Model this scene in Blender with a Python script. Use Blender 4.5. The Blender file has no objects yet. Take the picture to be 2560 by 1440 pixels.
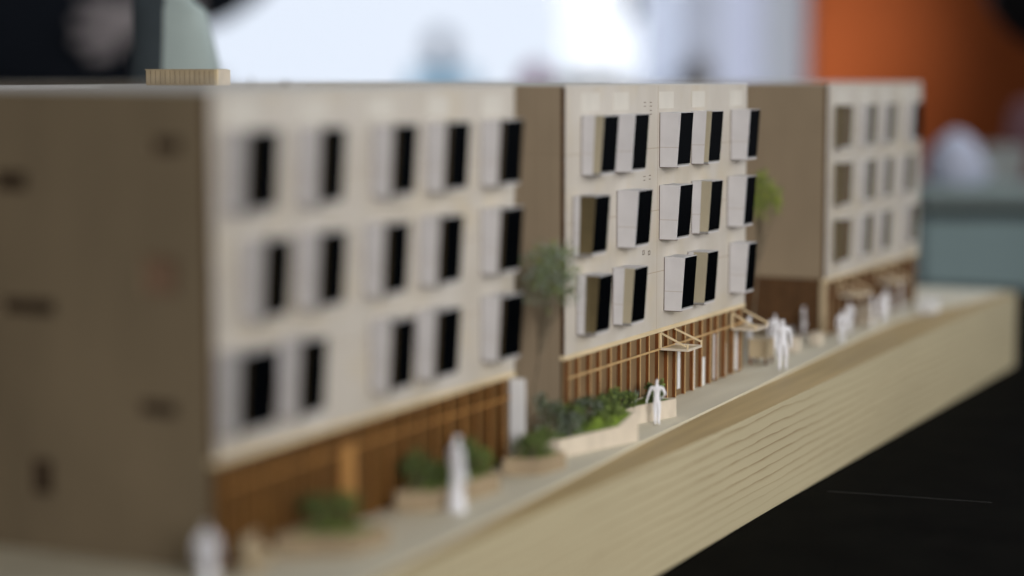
import bpy, bmesh, math, random
from mathutils import Vector, Matrix
random.seed(7)
S = 0.001                                   # every number below is in millimetres
scene = bpy.context.scene
col = scene.collection

# ------------------------------------------------------------------ camera
YAW, PITCH = math.radians(26.3), math.radians(6.0)
CAM = Vector((-466.5, -325.0, 138.3))
cd = bpy.data.cameras.new('Camera')
cam = bpy.data.objects.new('Camera', cd); col.objects.link(cam)
cam.location = CAM * S
cam.rotation_euler = (math.pi/2 - PITCH, 0, YAW - math.pi/2)
cd.sensor_width = 36; cd.lens = 70.3
cd.clip_start = 0.01; cd.clip_end = 200
cd.dof.use_dof = True; cd.dof.focus_distance = 0.868; cd.dof.aperture_fstop = 3.1
cd.dof.aperture_blades = 0
scene.camera = cam

# ------------------------------------------------------------------ world, lamps, exposure
w = bpy.data.worlds.new('World'); scene.world = w; w.use_nodes = True
bg = w.node_tree.nodes['Background']
bg.inputs[0].default_value = (0.95, 0.96, 0.94, 1); bg.inputs[1].default_value = 0.10

def room(lat, fwd, z):                      # the room's own axes: along its window wall, into the room, up (mm)
    r = Vector((math.sin(YAW), -math.cos(YAW), 0)); f = Vector((math.cos(YAW), math.sin(YAW), 0))
    return Vector((CAM.x, CAM.y, 0)) + r*lat + f*fwd + Vector((0, 0, z))

def area(name, loc, target, sx, sy, power, color, spread=180):
    l = bpy.data.lights.new(name, 'AREA'); l.shape = 'RECTANGLE'; l.size = sx*S; l.size_y = sy*S
    l.energy = power; l.color = color; l.spread = math.radians(spread)
    o = bpy.data.objects.new(name, l); col.objects.link(o); o.location = Vector(loc)*S
    o.rotation_euler = (Vector(target)-Vector(loc)).to_track_quat('-Z', 'Y').to_euler()
    return o
area('street_side_lamp', (640, -1300, 560), (360, 0, 50), 1300, 800, 4.5, (1.0, 0.96, 0.905))
area('camera_side_fill', (-560, -880, 330), (450, 0, 70), 500, 400, 1.2, (1.0, 0.96, 0.93), 54)  # unseen fill added to brighten end walls and bay cheeks, narrowed leftwards
area('window_side_lamp', (1500, -350, 900), (350, -20, 40), 700, 700, 4.0, (0.86, 0.92, 1.0))
area('orange_wall_fill', room(380, 2950, 900), room(590, 3950, 170), 120, 120, 0.29, (1.0, 0.95, 0.9), 30)  # unseen narrow fill added to brighten the left of the orange wall
area('far_person_fill', room(-700, 12000, 300), room(-500, 15000, -200), 3000, 3000, 42.0, (0.9, 0.95, 1.0))  # area fill added outside to brighten the far person
scene.view_settings.view_transform = 'Standard'
scene.view_settings.look = 'None'
scene.view_settings.exposure = 0.18
scene.view_settings.gamma = 1
scene.view_settings.use_curve_mapping = False
scene.cycles.max_bounces = 6

# ------------------------------------------------------------------ materials
def srgb(r, g, b):
    f = lambda c: (c/255/12.92) if c/255 <= 0.04045 else ((c/255+0.055)/1.055)**2.4
    return (f(r), f(g), f(b))
def mat(name, c, rough=0.7, var=0.12, scale=150.0, stretch=(1, 1, 1), spec=0.3, bump=0.0, bscale=900, tint=None):
    m = bpy.data.materials.new(name); m.use_nodes = True
    nt = m.node_tree; n = nt.nodes; L = nt.links; b = n['Principled BSDF']
    b.inputs['Roughness'].default_value = rough; b.inputs['Specular IOR Level'].default_value = spec
    tc = n.new('ShaderNodeTexCoord'); mp = n.new('ShaderNodeMapping'); mp.inputs['Scale'].default_value = stretch
    L.new(tc.outputs['Object'], mp.inputs[0])
    ns = n.new('ShaderNodeTexNoise'); ns.inputs['Scale'].default_value = scale; ns.inputs['Detail'].default_value = 5
    L.new(mp.outputs[0], ns.inputs['Vector'])
    r = n.new('ShaderNodeValToRGB'); r.color_ramp.elements[0].position = 0.3; r.color_ramp.elements[1].position = 0.7
    t = tint or (1, 1, 1)
    r.color_ramp.elements[0].color = tuple(x*(1-var)*y for x, y in zip(c, t))+(1,)
    r.color_ramp.elements[1].color = tuple(min(1, x*(1+var)) for x in c)+(1,)
    L.new(ns.outputs[0], r.inputs[0]); L.new(r.outputs[0], b.inputs['Base Color'])
    if bump:
        n2 = n.new('ShaderNodeTexNoise'); n2.inputs['Scale'].default_value = bscale; n2.inputs['Detail'].default_value = 4
        L.new(mp.outputs[0], n2.inputs['Vector'])
        bp = n.new('ShaderNodeBump'); bp.inputs['Strength'].default_value = bump; bp.inputs['Distance'].default_value = 0.0003
        L.new(n2.outputs[0], bp.inputs['Height']); L.new(bp.outputs[0], b.inputs['Normal'])
    return m
def chain(m, c2, fac_builder):              # mix a second colour over the base colour by a procedural mask
    nt = m.node_tree; n = nt.nodes; L = nt.links; b = n['Principled BSDF']
    src = b.inputs['Base Color'].links[0].from_socket
    mx = n.new('ShaderNodeMixRGB'); mx.inputs[2].default_value = tuple(c2)+(1,)
    L.new(src, mx.inputs[1]); L.new(fac_builder(n, L), mx.inputs[0]); L.new(mx.outputs[0], b.inputs['Base Color'])
def math_node(n, L, op, a, b=None, c=None):
    q = n.new('ShaderNodeMath'); q.operation = op
    for i, v in enumerate((a, b, c)):
        if v is None: continue
        if isinstance(v, (int, float)): q.inputs[i].default_value = v
        else: L.new(v, q.inputs[i])
    return q.outputs[0]

M = {}
M['facade'] = mat('basswood_facade', (0.53, 0.50, 0.455), 0.65, 0.07, 60, (1, 1, 0.35), tint=(1, 0.98, 0.94))
def engraved(n, L):                          # thin laser-cut score lines half way up each storey and at the sheet seams
    tc = n.new('ShaderNodeTexCoord'); sp = n.new('ShaderNodeSeparateXYZ'); L.new(tc.outputs['Object'], sp.inputs[0])
    out = None
    for z in (0.1084, 0.0816, 0.0549):
        v = math_node(n, L, 'COMPARE', sp.outputs[2], z, 0.00016)
        out = v if out is None else math_node(n, L, 'MAXIMUM', out, v)
    v = math_node(n, L, 'COMPARE', sp.outputs[0], 0.0953, 0.00018)
    out = math_node(n, L, 'MAXIMUM', out, v)
    return math_node(n, L, 'MULTIPLY', out, 0.55)
def stains(n, L):
    tc = n.new('ShaderNodeTexCoord'); ns = n.new('ShaderNodeTexNoise'); ns.inputs['Scale'].default_value = 38; ns.inputs['Detail'].default_value = 3
    L.new(tc.outputs['Object'], ns.inputs[0]); k = n.new('ShaderNodeMapRange'); k.inputs[1].default_value = .5; k.inputs[2].default_value = .78; k.inputs[4].default_value = .6
    L.new(ns.outputs[0], k.inputs[0]); return k.outputs[0]
chain(M['facade'], (0.55, 0.47, 0.32), stains)
chain(M['facade'], (0.25, 0.15, 0.06), engraved)
M['palepatch'] = mat('pale_patch', (0.60, 0.575, 0.52), 0.6, 0.06, 80, (1, 1, .3))  # paler rectangles on the parapet above the bays
M['cheek'] = mat('white_board', (0.54, 0.53, 0.54), 0.6, 0.05, 120)
chain(M['cheek'], (0.28, 0.2, 0.12), lambda n, L: (lambda tc: (lambda sp: math_node(n, L, 'MULTIPLY', math_node(n, L, 'COMPARE', sp.outputs[2], 0.0085, 0.00014), 0.5))((lambda s: (L.new(tc.outputs['Object'], s.inputs[0]), s)[1])(n.new('ShaderNodeSeparateXYZ'))))(n.new('ShaderNodeTexCoord')))
M['edge'] = mat('burnt_edge', (0.07, 0.035, 0.015), 0.8, 0.3, 300)
M['rail_grey'] = mat('grey_card', (0.22, 0.215, 0.21), 0.7, 0.08, 200)
M['black'] = mat('black_acrylic', (0.0012, 0.0016, 0.0022), 0.22, 0.1, 100, spec=0.003)
M['olive'] = mat('olive_acrylic', (0.075, 0.07, 0.035), 0.25, 0.15, 100, spec=0.4)
M['brownglass'] = mat('brown_acrylic', (0.12, 0.095, 0.05), 0.12, 0.2, 60, spec=0.6)
M['beigeglass'] = mat('beige_acrylic', (0.36, 0.32, 0.23), 0.25, 0.08, 60, spec=0.5)
M['darkbrownglass'] = mat('dark_brown_acrylic', (0.05, 0.035, 0.015), 0.2, 0.2, 60, spec=0.3)
M['endcard'] = mat('brown_grey_card', (0.275, 0.215, 0.145), 0.8, 0.08, 45, (1, 1, .5), bump=0.15)
def vlines(n, L):
    tc = n.new('ShaderNodeTexCoord'); sp = n.new('ShaderNodeSeparateXYZ'); L.new(tc.outputs['Object'], sp.inputs[0])
    m = math_node(n, L, 'PINGPONG', sp.outputs[1], 0.0031)
    a = math_node(n, L, 'LESS_THAN', m, 0.00012)
    z = math_node(n, L, 'COMPARE', sp.outputs[2], 0.1089, 0.00014)
    return math_node(n, L, 'MULTIPLY', math_node(n, L, 'MAXIMUM', a, z), 0.22)
M['shaded_endcard'] = mat('shaded_brown_grey_card', (0.20, 0.155, 0.098), 0.8, 0.12, 30, (1, 1, .5), bump=0.15)  # end card darkened in colour for the weaker light on the near end
chain(M['shaded_endcard'], (0.07, 0.045, 0.02), vlines)
chain(M['endcard'], (0.08, 0.05, 0.025), vlines)
M['darkrecess'] = mat('dark_recess_card', (0.05, 0.03, 0.016), 0.8, 0.2, 120)
M['faintrecess'] = mat('brown_recess_card', (0.2, 0.125, 0.08), 0.8, 0.1, 120)
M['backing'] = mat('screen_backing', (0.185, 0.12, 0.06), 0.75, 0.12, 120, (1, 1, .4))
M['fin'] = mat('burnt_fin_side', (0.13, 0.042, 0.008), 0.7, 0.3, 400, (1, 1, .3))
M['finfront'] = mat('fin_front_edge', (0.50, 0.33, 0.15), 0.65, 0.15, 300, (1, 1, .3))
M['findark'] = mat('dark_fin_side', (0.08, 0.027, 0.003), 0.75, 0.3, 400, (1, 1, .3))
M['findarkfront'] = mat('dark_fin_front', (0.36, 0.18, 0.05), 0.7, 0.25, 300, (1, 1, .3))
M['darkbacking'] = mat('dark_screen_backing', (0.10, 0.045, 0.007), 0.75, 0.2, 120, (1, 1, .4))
M['dooredge'] = mat('orange_door_frame', (0.15, 0.07, 0.018), 0.7, 0.2, 300)
M['beam'] = mat('pale_beam', (0.66, 0.54, 0.34), 0.6, 0.12, 200, (.2, 1, 1))
M['roof'] = mat('roof_sheet', (0.52, 0.51, 0.48), 0.7, 0.06, 60)
M['whitesheet'] = mat('white_sheet', (0.72, 0.73, 0.74), 0.6, 0.04, 60)
M['slat'] = mat('tan_ply', (0.46, 0.37, 0.24), 0.65, 0.15, 200, (1, 1, .2))
M['figure'] = mat('white_figure_plastic', (0.78, 0.79, 0.84), 0.45, 0.03, 300, bump=0.2, bscale=1500)
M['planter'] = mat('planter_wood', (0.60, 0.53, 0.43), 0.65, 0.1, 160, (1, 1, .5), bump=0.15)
M['shadewood'] = mat('shaded_planter_wood', (0.30, 0.23, 0.145), 0.7, 0.15, 160, (1, 1, .5), bump=0.15)  # planter wood darkened in colour to stand for shade on these boxes
M['pave'] = mat('pavement_veneer', (0.60, 0.56, 0.44), 0.6, 0.08, 70, (.12, 1, 1), bump=0.1)
M['soil'] = mat('moss', (0.15, 0.22, 0.03), 0.9, 0.45, 500, bump=0.6)
M['leaf'] = mat('lichen_green', (0.15, 0.20, 0.05), 0.85, 0.5, 330, tint=(.8, .9, 1))
M['leafdark'] = mat('lichen_dark', (0.055, 0.08, 0.03), 0.85, 0.5, 330)
M['leafgrey'] = mat('lichen_grey_green', (0.20, 0.235, 0.185), 0.85, 0.4, 300)
M['leaflime'] = mat('lichen_lime', (0.27, 0.33, 0.055), 0.85, 0.3, 300)
M['twig'] = mat('twig', (0.15, 0.12, 0.08), 0.85, 0.3, 400)
M['table'] = mat('black_table', (0.0035, 0.0034, 0.0026), 0.7, 0.35, 30, spec=0.008, bump=0.12, bscale=1400)
M['scratch'] = mat('scratch_grey', (0.05, 0.05, 0.045), 0.6)

def pine(name, c1, c2, amount, bands, dist):
    m = mat(name, c1, 0.5, 0.06, 25, (.25, 1, 1), spec=0.35)
    def f(n, L):
        tc = n.new('ShaderNodeTexCoord'); mp = n.new('ShaderNodeMapping'); mp.inputs['Scale'].default_value = (0.11, 1, 1)
        mp.inputs['Rotation'].default_value = (0, math.radians(1.6), 0)
        L.new(tc.outputs['Object'], mp.inputs[0])
        wv = n.new('ShaderNodeTexWave'); wv.wave_type = 'BANDS'; wv.bands_direction = 'Z'; wv.wave_profile = 'SAW'
        wv.inputs['Scale'].default_value = bands; wv.inputs['Distortion'].default_value = dist
        wv.inputs['Detail'].default_value = 6; wv.inputs['Detail Roughness'].default_value = 0.62; wv.inputs['Detail Scale'].default_value = 0.22
        L.new(mp.outputs[0], wv.inputs[0])
        p = math_node(n, L, 'POWER', wv.outputs['Fac'], 7.0)
        ns = n.new('ShaderNodeTexNoise'); ns.inputs['Scale'].default_value = 22; L.new(mp.outputs[0], ns.inputs[0])
        k = n.new('ShaderNodeMapRange'); k.inputs[1].default_value = .38; k.inputs[2].default_value = .66
        L.new(ns.outputs[0], k.inputs[0])
        return math_node(n, L, 'MULTIPLY', math_node(n, L, 'MULTIPLY', p, k.outputs[0]), amount)
    chain(m, c2, f)
    return m
M['pine'] = pine('pine_front', (0.50, 0.44, 0.285), (0.20, 0.11, 0.035), 0.9, 74.0, 14.0)
M['pinetop'] = mat('tan_top_grain', (0.42, 0.31, 0.145), 0.55, 0.13, 160, (.07, 1, 1))

def emit(name, c, s):
    m = bpy.data.materials.new(name); m.use_nodes = True; nt = m.node_tree
    nt.nodes.remove(nt.nodes['Principled BSDF']); e = nt.nodes.new('ShaderNodeEmission')
    e.inputs[0].default_value = tuple(c)+(1,); e.inputs[1].default_value = s
    nt.links.new(e.outputs[0], nt.nodes['Material Output'].inputs[0]); return m
def sheer(name, c, open_=.45, tint=(1, 1, 1)):
    m = bpy.data.materials.new(name); m.use_nodes = True; nt = m.node_tree; n = nt.nodes
    n.remove(n['Principled BSDF']); t = n.new('ShaderNodeBsdfTranslucent'); d = n.new('ShaderNodeBsdfDiffuse')
    mx = n.new('ShaderNodeMixShader'); mx.inputs[0].default_value = 0.25
    tr = n.new('ShaderNodeBsdfTransparent'); tr.inputs[0].default_value = tuple(tint)+(1,); m2 = n.new('ShaderNodeMixShader'); m2.inputs[0].default_value = open_
    ns = n.new('ShaderNodeTexNoise'); ns.inputs['Scale'].default_value = 30
    r = n.new('ShaderNodeValToRGB'); r.color_ramp.elements[0].color = tuple(x*.95 for x in c)+(1,); r.color_ramp.elements[1].color = tuple(c)+(1,)
    nt.links.new(ns.outputs[0], r.inputs[0])
    nt.links.new(r.outputs[0], t.inputs[0]); nt.links.new(r.outputs[0], d.inputs[0])
    nt.links.new(t.outputs[0], mx.inputs[1]); nt.links.new(d.outputs[0], mx.inputs[2])
    nt.links.new(mx.outputs[0], m2.inputs[1]); nt.links.new(tr.outputs[0], m2.inputs[2]); nt.links.new(m2.outputs[0], n['Material Output'].inputs[0]); return m
def thin_glass(name):
    m = bpy.data.materials.new(name); m.use_nodes = True; nt = m.node_tree; n = nt.nodes
    n.remove(n['Principled BSDF']); t = n.new('ShaderNodeBsdfTransparent'); g = n.new('ShaderNodeBsdfGlossy')
    t.inputs[0].default_value = (0.97, 0.98, 0.99, 1); g.inputs['Roughness'].default_value = 0.02
    fr = n.new('ShaderNodeFresnel'); fr.inputs[0].default_value = 1.3
    mx = n.new('ShaderNodeMixShader'); nt.links.new(fr.outputs[0], mx.inputs[0])
    nt.links.new(t.outputs[0], mx.inputs[1]); nt.links.new(g.outputs[0], mx.inputs[2])
    nt.links.new(mx.outputs[0], n['Material Output'].inputs[0]); return m

# ------------------------------------------------------------------ mesh helpers
class MB:
    def __init__(s): s.v = []; s.f = []; s.m = []; s.sm = []
    def quad(s, pts, m=0, sm=False):
        i = len(s.v); s.v += [tuple(p) for p in pts]; s.f.append(tuple(range(i, i+len(pts)))); s.m.append(m); s.sm.append(sm)
    def hexa(s, p, m=0, fm=None):            # p: 8 corners, bottom 4 (ccw from above) then top 4
        i = len(s.v); s.v += [tuple(q) for q in p]
        F = [(3, 2, 1, 0), (4, 5, 6, 7), (0, 1, 5, 4), (1, 2, 6, 5), (2, 3, 7, 6), (3, 0, 4, 7)]
        for k, f in enumerate(F):
            s.f.append(tuple(i+a for a in f)); s.m.append(fm[k] if fm else m); s.sm.append(False)
    def box(s, x0, x1, y0, y1, z0, z1, m=0, fm=None):
        s.hexa([(x0, y0, z0), (x1, y0, z0), (x1, y1, z0), (x0, y1, z0), (x0, y0, z1), (x1, y0, z1), (x1, y1, z1), (x0, y1, z1)], m, fm)
    def bar(s, a, b, w, h=None, m=0):
        a, b = Vector(a), Vector(b); d = (b-a).normalized(); h = h or w
        up = Vector((0, 0, 1)) if abs(d.z) < .9 else Vector((1, 0, 0))
        r = d.cross(up).normalized()*w/2; u = r.cross(d).normalized()*h/2
        s.hexa([a-r-u, a+r-u, a+r+u, a-r+u, b-r-u, b+r-u, b+r+u, b-r+u], m)
    def tube(s, pts, rad, n=8, m=0):
        rings = []
        for k, p in enumerate(pts):
            p = Vector(p); d = (Vector(pts[min(k+1, len(pts)-1)])-Vector(pts[max(k-1, 0)])).normalized()
            up = Vector((0, 0, 1)) if abs(d.z) < .9 else Vector((1, 0, 0))
            r = d.cross(up).normalized(); u = r.cross(d); ra = rad[k] if isinstance(rad, (list, tuple)) else rad
            i = len(s.v); s.v += [tuple(p+(r*math.cos(t)+u*math.sin(t))*ra) for t in [2*math.pi*j/n for j in range(n)]]
            rings.append(i)
        for a, b in zip(rings, rings[1:]):
            for j in range(n):
                s.f.append((a+j, a+(j+1) % n, b+(j+1) % n, b+j)); s.m.append(m); s.sm.append(True)
        for i, rev in ((rings[0], True), (rings[-1], False)):
            q = [i+j for j in range(n)]; s.f.append(tuple(q if rev else q[::-1])); s.m.append(m); s.sm.append(False)
    def prism(s, poly, z0, z1, m=0, mt=None, zf=None):   # z0/z1 constants, zf: added height at x
        g = zf or (lambda x: 0); n = len(poly); i = len(s.v)
        s.v += [(x, y, z0+g(x)) for x, y in poly]+[(x, y, z1+g(x)) for x, y in poly]
        s.f.append(tuple(i+k for k in range(n))[::-1]); s.m.append(m); s.sm.append(False)
        s.f.append(tuple(i+n+k for k in range(n))); s.m.append(m if mt is None else mt); s.sm.append(False)
        for k in range(n):
            s.f.append((i+k, i+(k+1) % n, i+n+(k+1) % n, i+n+k)); s.m.append(m); s.sm.append(False)
    def lathe(s, prof, n=20, m=0, c=(0, 0), wob=None):
        rings = []
        for k, (r, z) in enumerate(prof):
            i = len(s.v)
            s.v += [(c[0]+r*math.cos(t)*(wob(t, z) if wob else 1), c[1]+r*math.sin(t)*(wob(t, z) if wob else 1), z) for t in [2*math.pi*j/n for j in range(n)]]
            rings.append(i)
        for a, b in zip(rings, rings[1:]):
            for j in range(n):
                s.f.append((a+j, a+(j+1) % n, b+(j+1) % n, b+j)); s.m.append(m); s.sm.append(True)
        s.f.append(tuple(rings[0]+j for j in range(n))[::-1]); s.m.append(m); s.sm.append(False)
        s.f.append(tuple(rings[-1]+j for j in range(n))); s.m.append(m); s.sm.append(False)
    def build(s, name, mats, parent=None, loc=(0, 0, 0), bevel=0):
        me = bpy.data.meshes.new(name); me.from_pydata([tuple(c*S for c in v) for v in s.v], [], s.f)
        for m in (mats if isinstance(mats, (list, tuple)) else [mats]): me.materials.append(m)
        me.polygons.foreach_set('material_index', s.m); me.polygons.foreach_set('use_smooth', s.sm); me.update()
        o = bpy.data.objects.new(name, me); col.objects.link(o); o.location = Vector(loc)*S
        if parent: o.parent = parent
        if bevel:
            b = o.modifiers.new('bevel', 'BEVEL'); b.width = bevel*S; b.segments = 2; b.limit_method = 'ANGLE'
        return o
def tag(o, label=None, cat=None, group=None, kind=None):
    for k, v in (('label', label), ('category', cat), ('group', group), ('kind', kind)):
        if v: o[k] = v
    return o
def empty(name, loc=(0, 0, 0), rz=0):
    o = bpy.data.objects.new(name, None); col.objects.link(o); o.location = Vector(loc)*S; o.rotation_euler.z = rz
    o.empty_display_size = 0.01
    return o
def twin(o, loc, parent=None):               # a copy of one object sharing its mesh
    c = o.copy(); col.objects.link(c); c.location = Vector(loc)*S
    if parent: c.parent = parent
    return c

def G(x):                                    # height of the model's ground along the street
    return -4.5 if x < 300 else (-4.5+(x-300)/350*3.3 if x < 650 else -1.2)

# ------------------------------------------------------------------ table
tb = empty('table', (0, 0, -49.4)); tag(tb, 'matt black table top with a faint scratch carrying the whole timber model', 'table')
m = MB(); m.box(-1100, 1330, -1000, 1300, -28, -0.15); m.build('top', M['table'], tb, bevel=3)
m = MB(); m.bar((403.5, -56, -.12), (412, -129, -.12), .28, .06)
m.build('scratch', M['scratch'], tb)

# ------------------------------------------------------------------ base block with the pavement sheet
base = empty('timber_plinth', (0, 0, -49.4)); tag(base, 'thick pale pine base board under the buildings, front face showing long grain lines', 'base board')
xs = [-260, 300, 650, 848]
m = MB()
YF, YB = -45.5, 330
def gz(x): return G(x)+49.4
for a, b in zip(xs[:-1], xs[1:]):
    b2 = b if b < 848 else 842
    m.quad([(a, YF, gz(a)), (b2, YF, gz(b2)), (b2, YB, gz(b2)), (a, YB, gz(a))], 1)
    m.quad([(a, YF, 0), (b2, YF, 0), (b2, YF, gz(b2)), (a, YF, gz(a))], 0)
    m.quad([(b2, YB, 0), (a, YB, 0), (a, YB, gz(a)), (b2, YB, gz(b2))], 0)
m.quad([(-260, YB, 0), (-260, YF, 0), (-260, YF, gz(0)), (-260, YB, gz(0))], 0)
arc = [(842, YF)]+[(842+6*math.sin(t), YF+6-6*math.cos(t)) for t in [math.pi/2*k/6 for k in range(1, 7)]]+[(848, YB), (842, YB)]
for (xa, ya), (xb, yb) in zip(arc, arc[1:-1]):
    m.quad([(xa, ya, 0), (xb, yb, 0), (xb, yb, gz(842)), (xa, ya, gz(842))], 0, True)
m.quad([(x, y, gz(842)) for x, y in arc], 1)
m.quad([(-260, YF, 0), (-260, YB, 0), (842, YB, 0), (848, YB, 0), (848, YF+6, 0), (842, YF, 0)], 0)
m.build('block', [M['pine'], M['pinetop']], base)
edge = [(-260, -53), (-60, -46.5), (23, -41.8), (126, -35.3), (249, -28.0), (300, -25.8), (370, -24.0), (440, -22.6), (545, -20.0), (610, -18.6), (650, -18.6), (695, -21.5), (738, -27.5), (778, -34.5), (842, -38)]
m = MB()
for (xa, ya), (xb, yb) in zip(edge, edge[1:]):
    za, zb = gz(xa), gz(xb)
    m.hexa([(xa, ya, za+.02), (xb, yb, zb+.02), (xb, 320, zb+.02), (xa, 320, za+.02), (xa, ya, za+1), (xb, yb, zb+1), (xb, 320, zb+1), (xa, 320, za+1)])
m.build('pavement_sheet', M['pave'], base)
GP = 1.0                                     # pavement sheet thickness

# ------------------------------------------------------------------ building parts
HB = 23.5                                    # height of a window bay
def bay_mesh(wd, dt, db, split, kind):
    """parts of one projecting bay; local x along the facade, y out to the street (negative), z up from the bay's foot"""
    sh = MB(); t = 0.7
    def yy(z): return -(db+(dt-db)*z/HB)
    def cheek(x0, f0, f1, z0=0, z1=HB, mi=0):
        a0, a1 = yy(z0)*f0, yy(z0)*f1; c0, c1 = yy(z1)*f0, yy(z1)*f1
        sh.hexa([(x0, a1, z0), (x0+t, a1, z0), (x0+t, a0, z0), (x0, a0, z0), (x0, c1, z1), (x0+t, c1, z1), (x0+t, c0, z1), (x0, c0, z1)], mi)
    cheek(0, 0, split if split < 1 else 1.0)
    cheek(wd-t, 0, .9)
    sh.box(t, wd-t, yy(HB)+.85, 0, HB-.7, HB, 0); sh.box(t, wd, yy(HB), yy(HB)+.84, HB-.24, HB, 0)
    sh.hexa([(t, yy(0), 0), (wd-t, yy(0), 0), (wd-t, 0, 0), (t, 0, 0), (t, yy(0), .7), (wd-t, yy(0), .7), (wd-t, 0, .7), (t, 0, .7)], 0)
    if split < 1:
        sh.hexa([(0.05, yy(0), 0), (t, yy(0), 0), (t, yy(0)*split, 0), (0.05, yy(0)*split, 0), (0.05, yy(.9), .9), (t, yy(.9), .9), (t, yy(.9)*split, .9), (0.05, yy(.9)*split, .9)], 1)
    # dark cut lines where the cheek board meets the facade
    sh.box(-.12, 0, -.3, 0, .2, HB-.2, 2)
    sh.hexa([(0, yy(0), -.22), (t*3, yy(0), -.22), (t*3, 0, -.22), (0, 0, -.22), (0, yy(0), 0), (t*3, yy(0), 0), (t*3, 0, 0), (0, 0, 0)], 2)
    fr = MB()                                # front pane set between the cheeks
    z0, z1 = 1.3, HB-.25
    fr.hexa([(t, yy(z0)+.05, z0), (wd, yy(z0)+.05, z0), (wd, yy(z0)+.8, z0), (t, yy(z0)+.8, z0), (t, yy(z1)+.05, z1), (wd, yy(z1)+.05, z1), (wd, yy(z1)+.8, z1), (t, yy(z1)+.8, z1)])
    rl = MB()
    rl.hexa([(t, yy(.7)+.15, .7), (wd-t, yy(.7)+.15, .7), (wd-t, yy(.7)+1.4, .7), (t, yy(.7)+1.4, .7), (t, yy(1.28)+.15, 1.28), (wd-t, yy(1.28)+.15, 1.28), (wd-t, yy(1.28)+1.4, 1.28), (t, yy(1.28)+1.4, 1.28)])
    sp = None
    if split < 1:
        sp = MB(); z0, z1 = .9, HB
        sp.hexa([(0.1, yy(z0), z0), (t-.1, yy(z0), z0), (t-.1, yy(z0)*split, z0), (0.1, yy(z0)*split, z0), (0.1, yy(z1), z1), (t-.1, yy(z1), z1), (t-.1, yy(z1)*split, z1), (0.1, yy(z1)*split, z1)])
    return sh, fr, rl, sp
BAYS = {}
def bay(parent, x, z, wd, split=1.0, side='beigeglass', dt=9.6, db=8.0, pane='black'):
    k = (wd, split, side, dt, db, pane)
    if k not in BAYS:
        sh, fr, rl, sp = bay_mesh(wd, dt, db, split, side)
        o = sh.build('bay', [M['cheek'], M['rail_grey'], M['edge']])
        ch = [fr.build('front_pane', M[pane], o), rl.build('bottom_rail', M['rail_grey'], o)]
        if sp: ch.append(sp.build('side_pane', M[side], o))
        BAYS[k] = (o, ch); o.location = Vector((x, 0, z))*S; o.parent = parent
        return o
    src, ch = BAYS[k]
    o = twin(src, (x, 0, z), parent)
    for c in ch: twin(c, (0, 0, 0), o)
    return o
def plane_with_slots(mb, u0, u1, v0, v1, holes, depth, P, mback):
    """sheet with real openings: P(u, v, d) -> point; holes: (u0,u1,v0,v1, material of the recess)"""
    us = sorted({u0, u1, *[h[0] for h in holes], *[h[1] for h in holes]}); vs = sorted({v0, v1, *[h[2] for h in holes], *[h[3] for h in holes]})
    for a, b in zip(us, us[1:]):
        for c, d in zip(vs, vs[1:]):
            if any(h[0] <= a and b <= h[1] and h[2] <= c and d <= h[3] for h in holes): continue
            mb.quad([P(a, c, 0), P(b, c, 0), P(b, d, 0), P(a, d, 0)], 0)
    for (a, b, c, d, mi) in holes:
        mb.quad([P(a, c, 0), P(a, d, 0), P(a, d, depth), P(a, c, depth)], 0)
        mb.quad([P(b, d, 0), P(b, c, 0), P(b, c, depth), P(b, d, depth)], 0)
        mb.quad([P(a, d, 0), P(b, d, 0), P(b, d, depth), P(a, d, depth)], 0)
        mb.quad([P(b, c, 0), P(a, c, 0), P(a, c, depth), P(b, c, depth)], 0)
def canopy(parent, x, z, wd, out=12.5, h=7.0):
    m = MB()
    for a, b in (((0, 0, 0), (0, -out, 0)), ((wd, 0, 0), (wd, -out, 0)), ((0, -out, 0), (wd, -out, 0))):
        m.bar(a, b, .8, 1.0, 1)
    m.box(.4, wd-.4, -out+.4, 0, -.35, .0, 0)
    m.bar((0, 0, h), (0.2, -out*.93, 1.6), .7, .7, 2); m.bar((wd, 0, h), (wd, -out, 1.9), .7, .7, 2)
    m.bar((0, 0, 0), (0, 0, h), .8, .8, 2); m.bar((0, -out, 0), (0, -out, 2.6), .6, .6, 2); m.bar((wd, -out, 0), (wd, -out, 2.6), .6, .6, 2)
    return m.build('canopy', [M['slat'], M['planter'], M['beam']], parent, (x, -1.6, z))
def screen(parent, x0, x1, z0f, pitch, rail_to=None, y=0.6, zt=28.2, depth=1.55, panels=(), mats=('backing', 'fin', 'finfront')):
    sc = MB(); sc.box(x0, x1, y, y+1, z0f(x0)-1, zt, 0)
    n = int((x1-x0)/pitch)
    for k in range(n+1):
        xx = x0+.8+k*pitch+random.uniform(-.5, .5); tk = random.choice((.45, .5, .6, .8)); dd = depth+random.uniform(-.15, .15)
        if xx+tk > x1: break
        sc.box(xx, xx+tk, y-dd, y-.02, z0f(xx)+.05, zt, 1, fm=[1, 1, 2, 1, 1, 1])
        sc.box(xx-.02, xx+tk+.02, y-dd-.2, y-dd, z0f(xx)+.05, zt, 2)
    o = sc.build('timber_screen', [M[k] for k in mats], parent)
    r = MB(); r.box(x0, rail_to or x1, y-depth-.85, y-depth-.27, 20.9, 21.7); r.build('rail', M[mats[2]], o)
    if panels:
        for (a, b, c, d) in panels:
            p = MB(); p.box(a, b, y-.55, y-.05, z0f(a)+c, z0f(a)+d); p.build('white_panel', M['whitesheet'], o)
    return o

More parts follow.
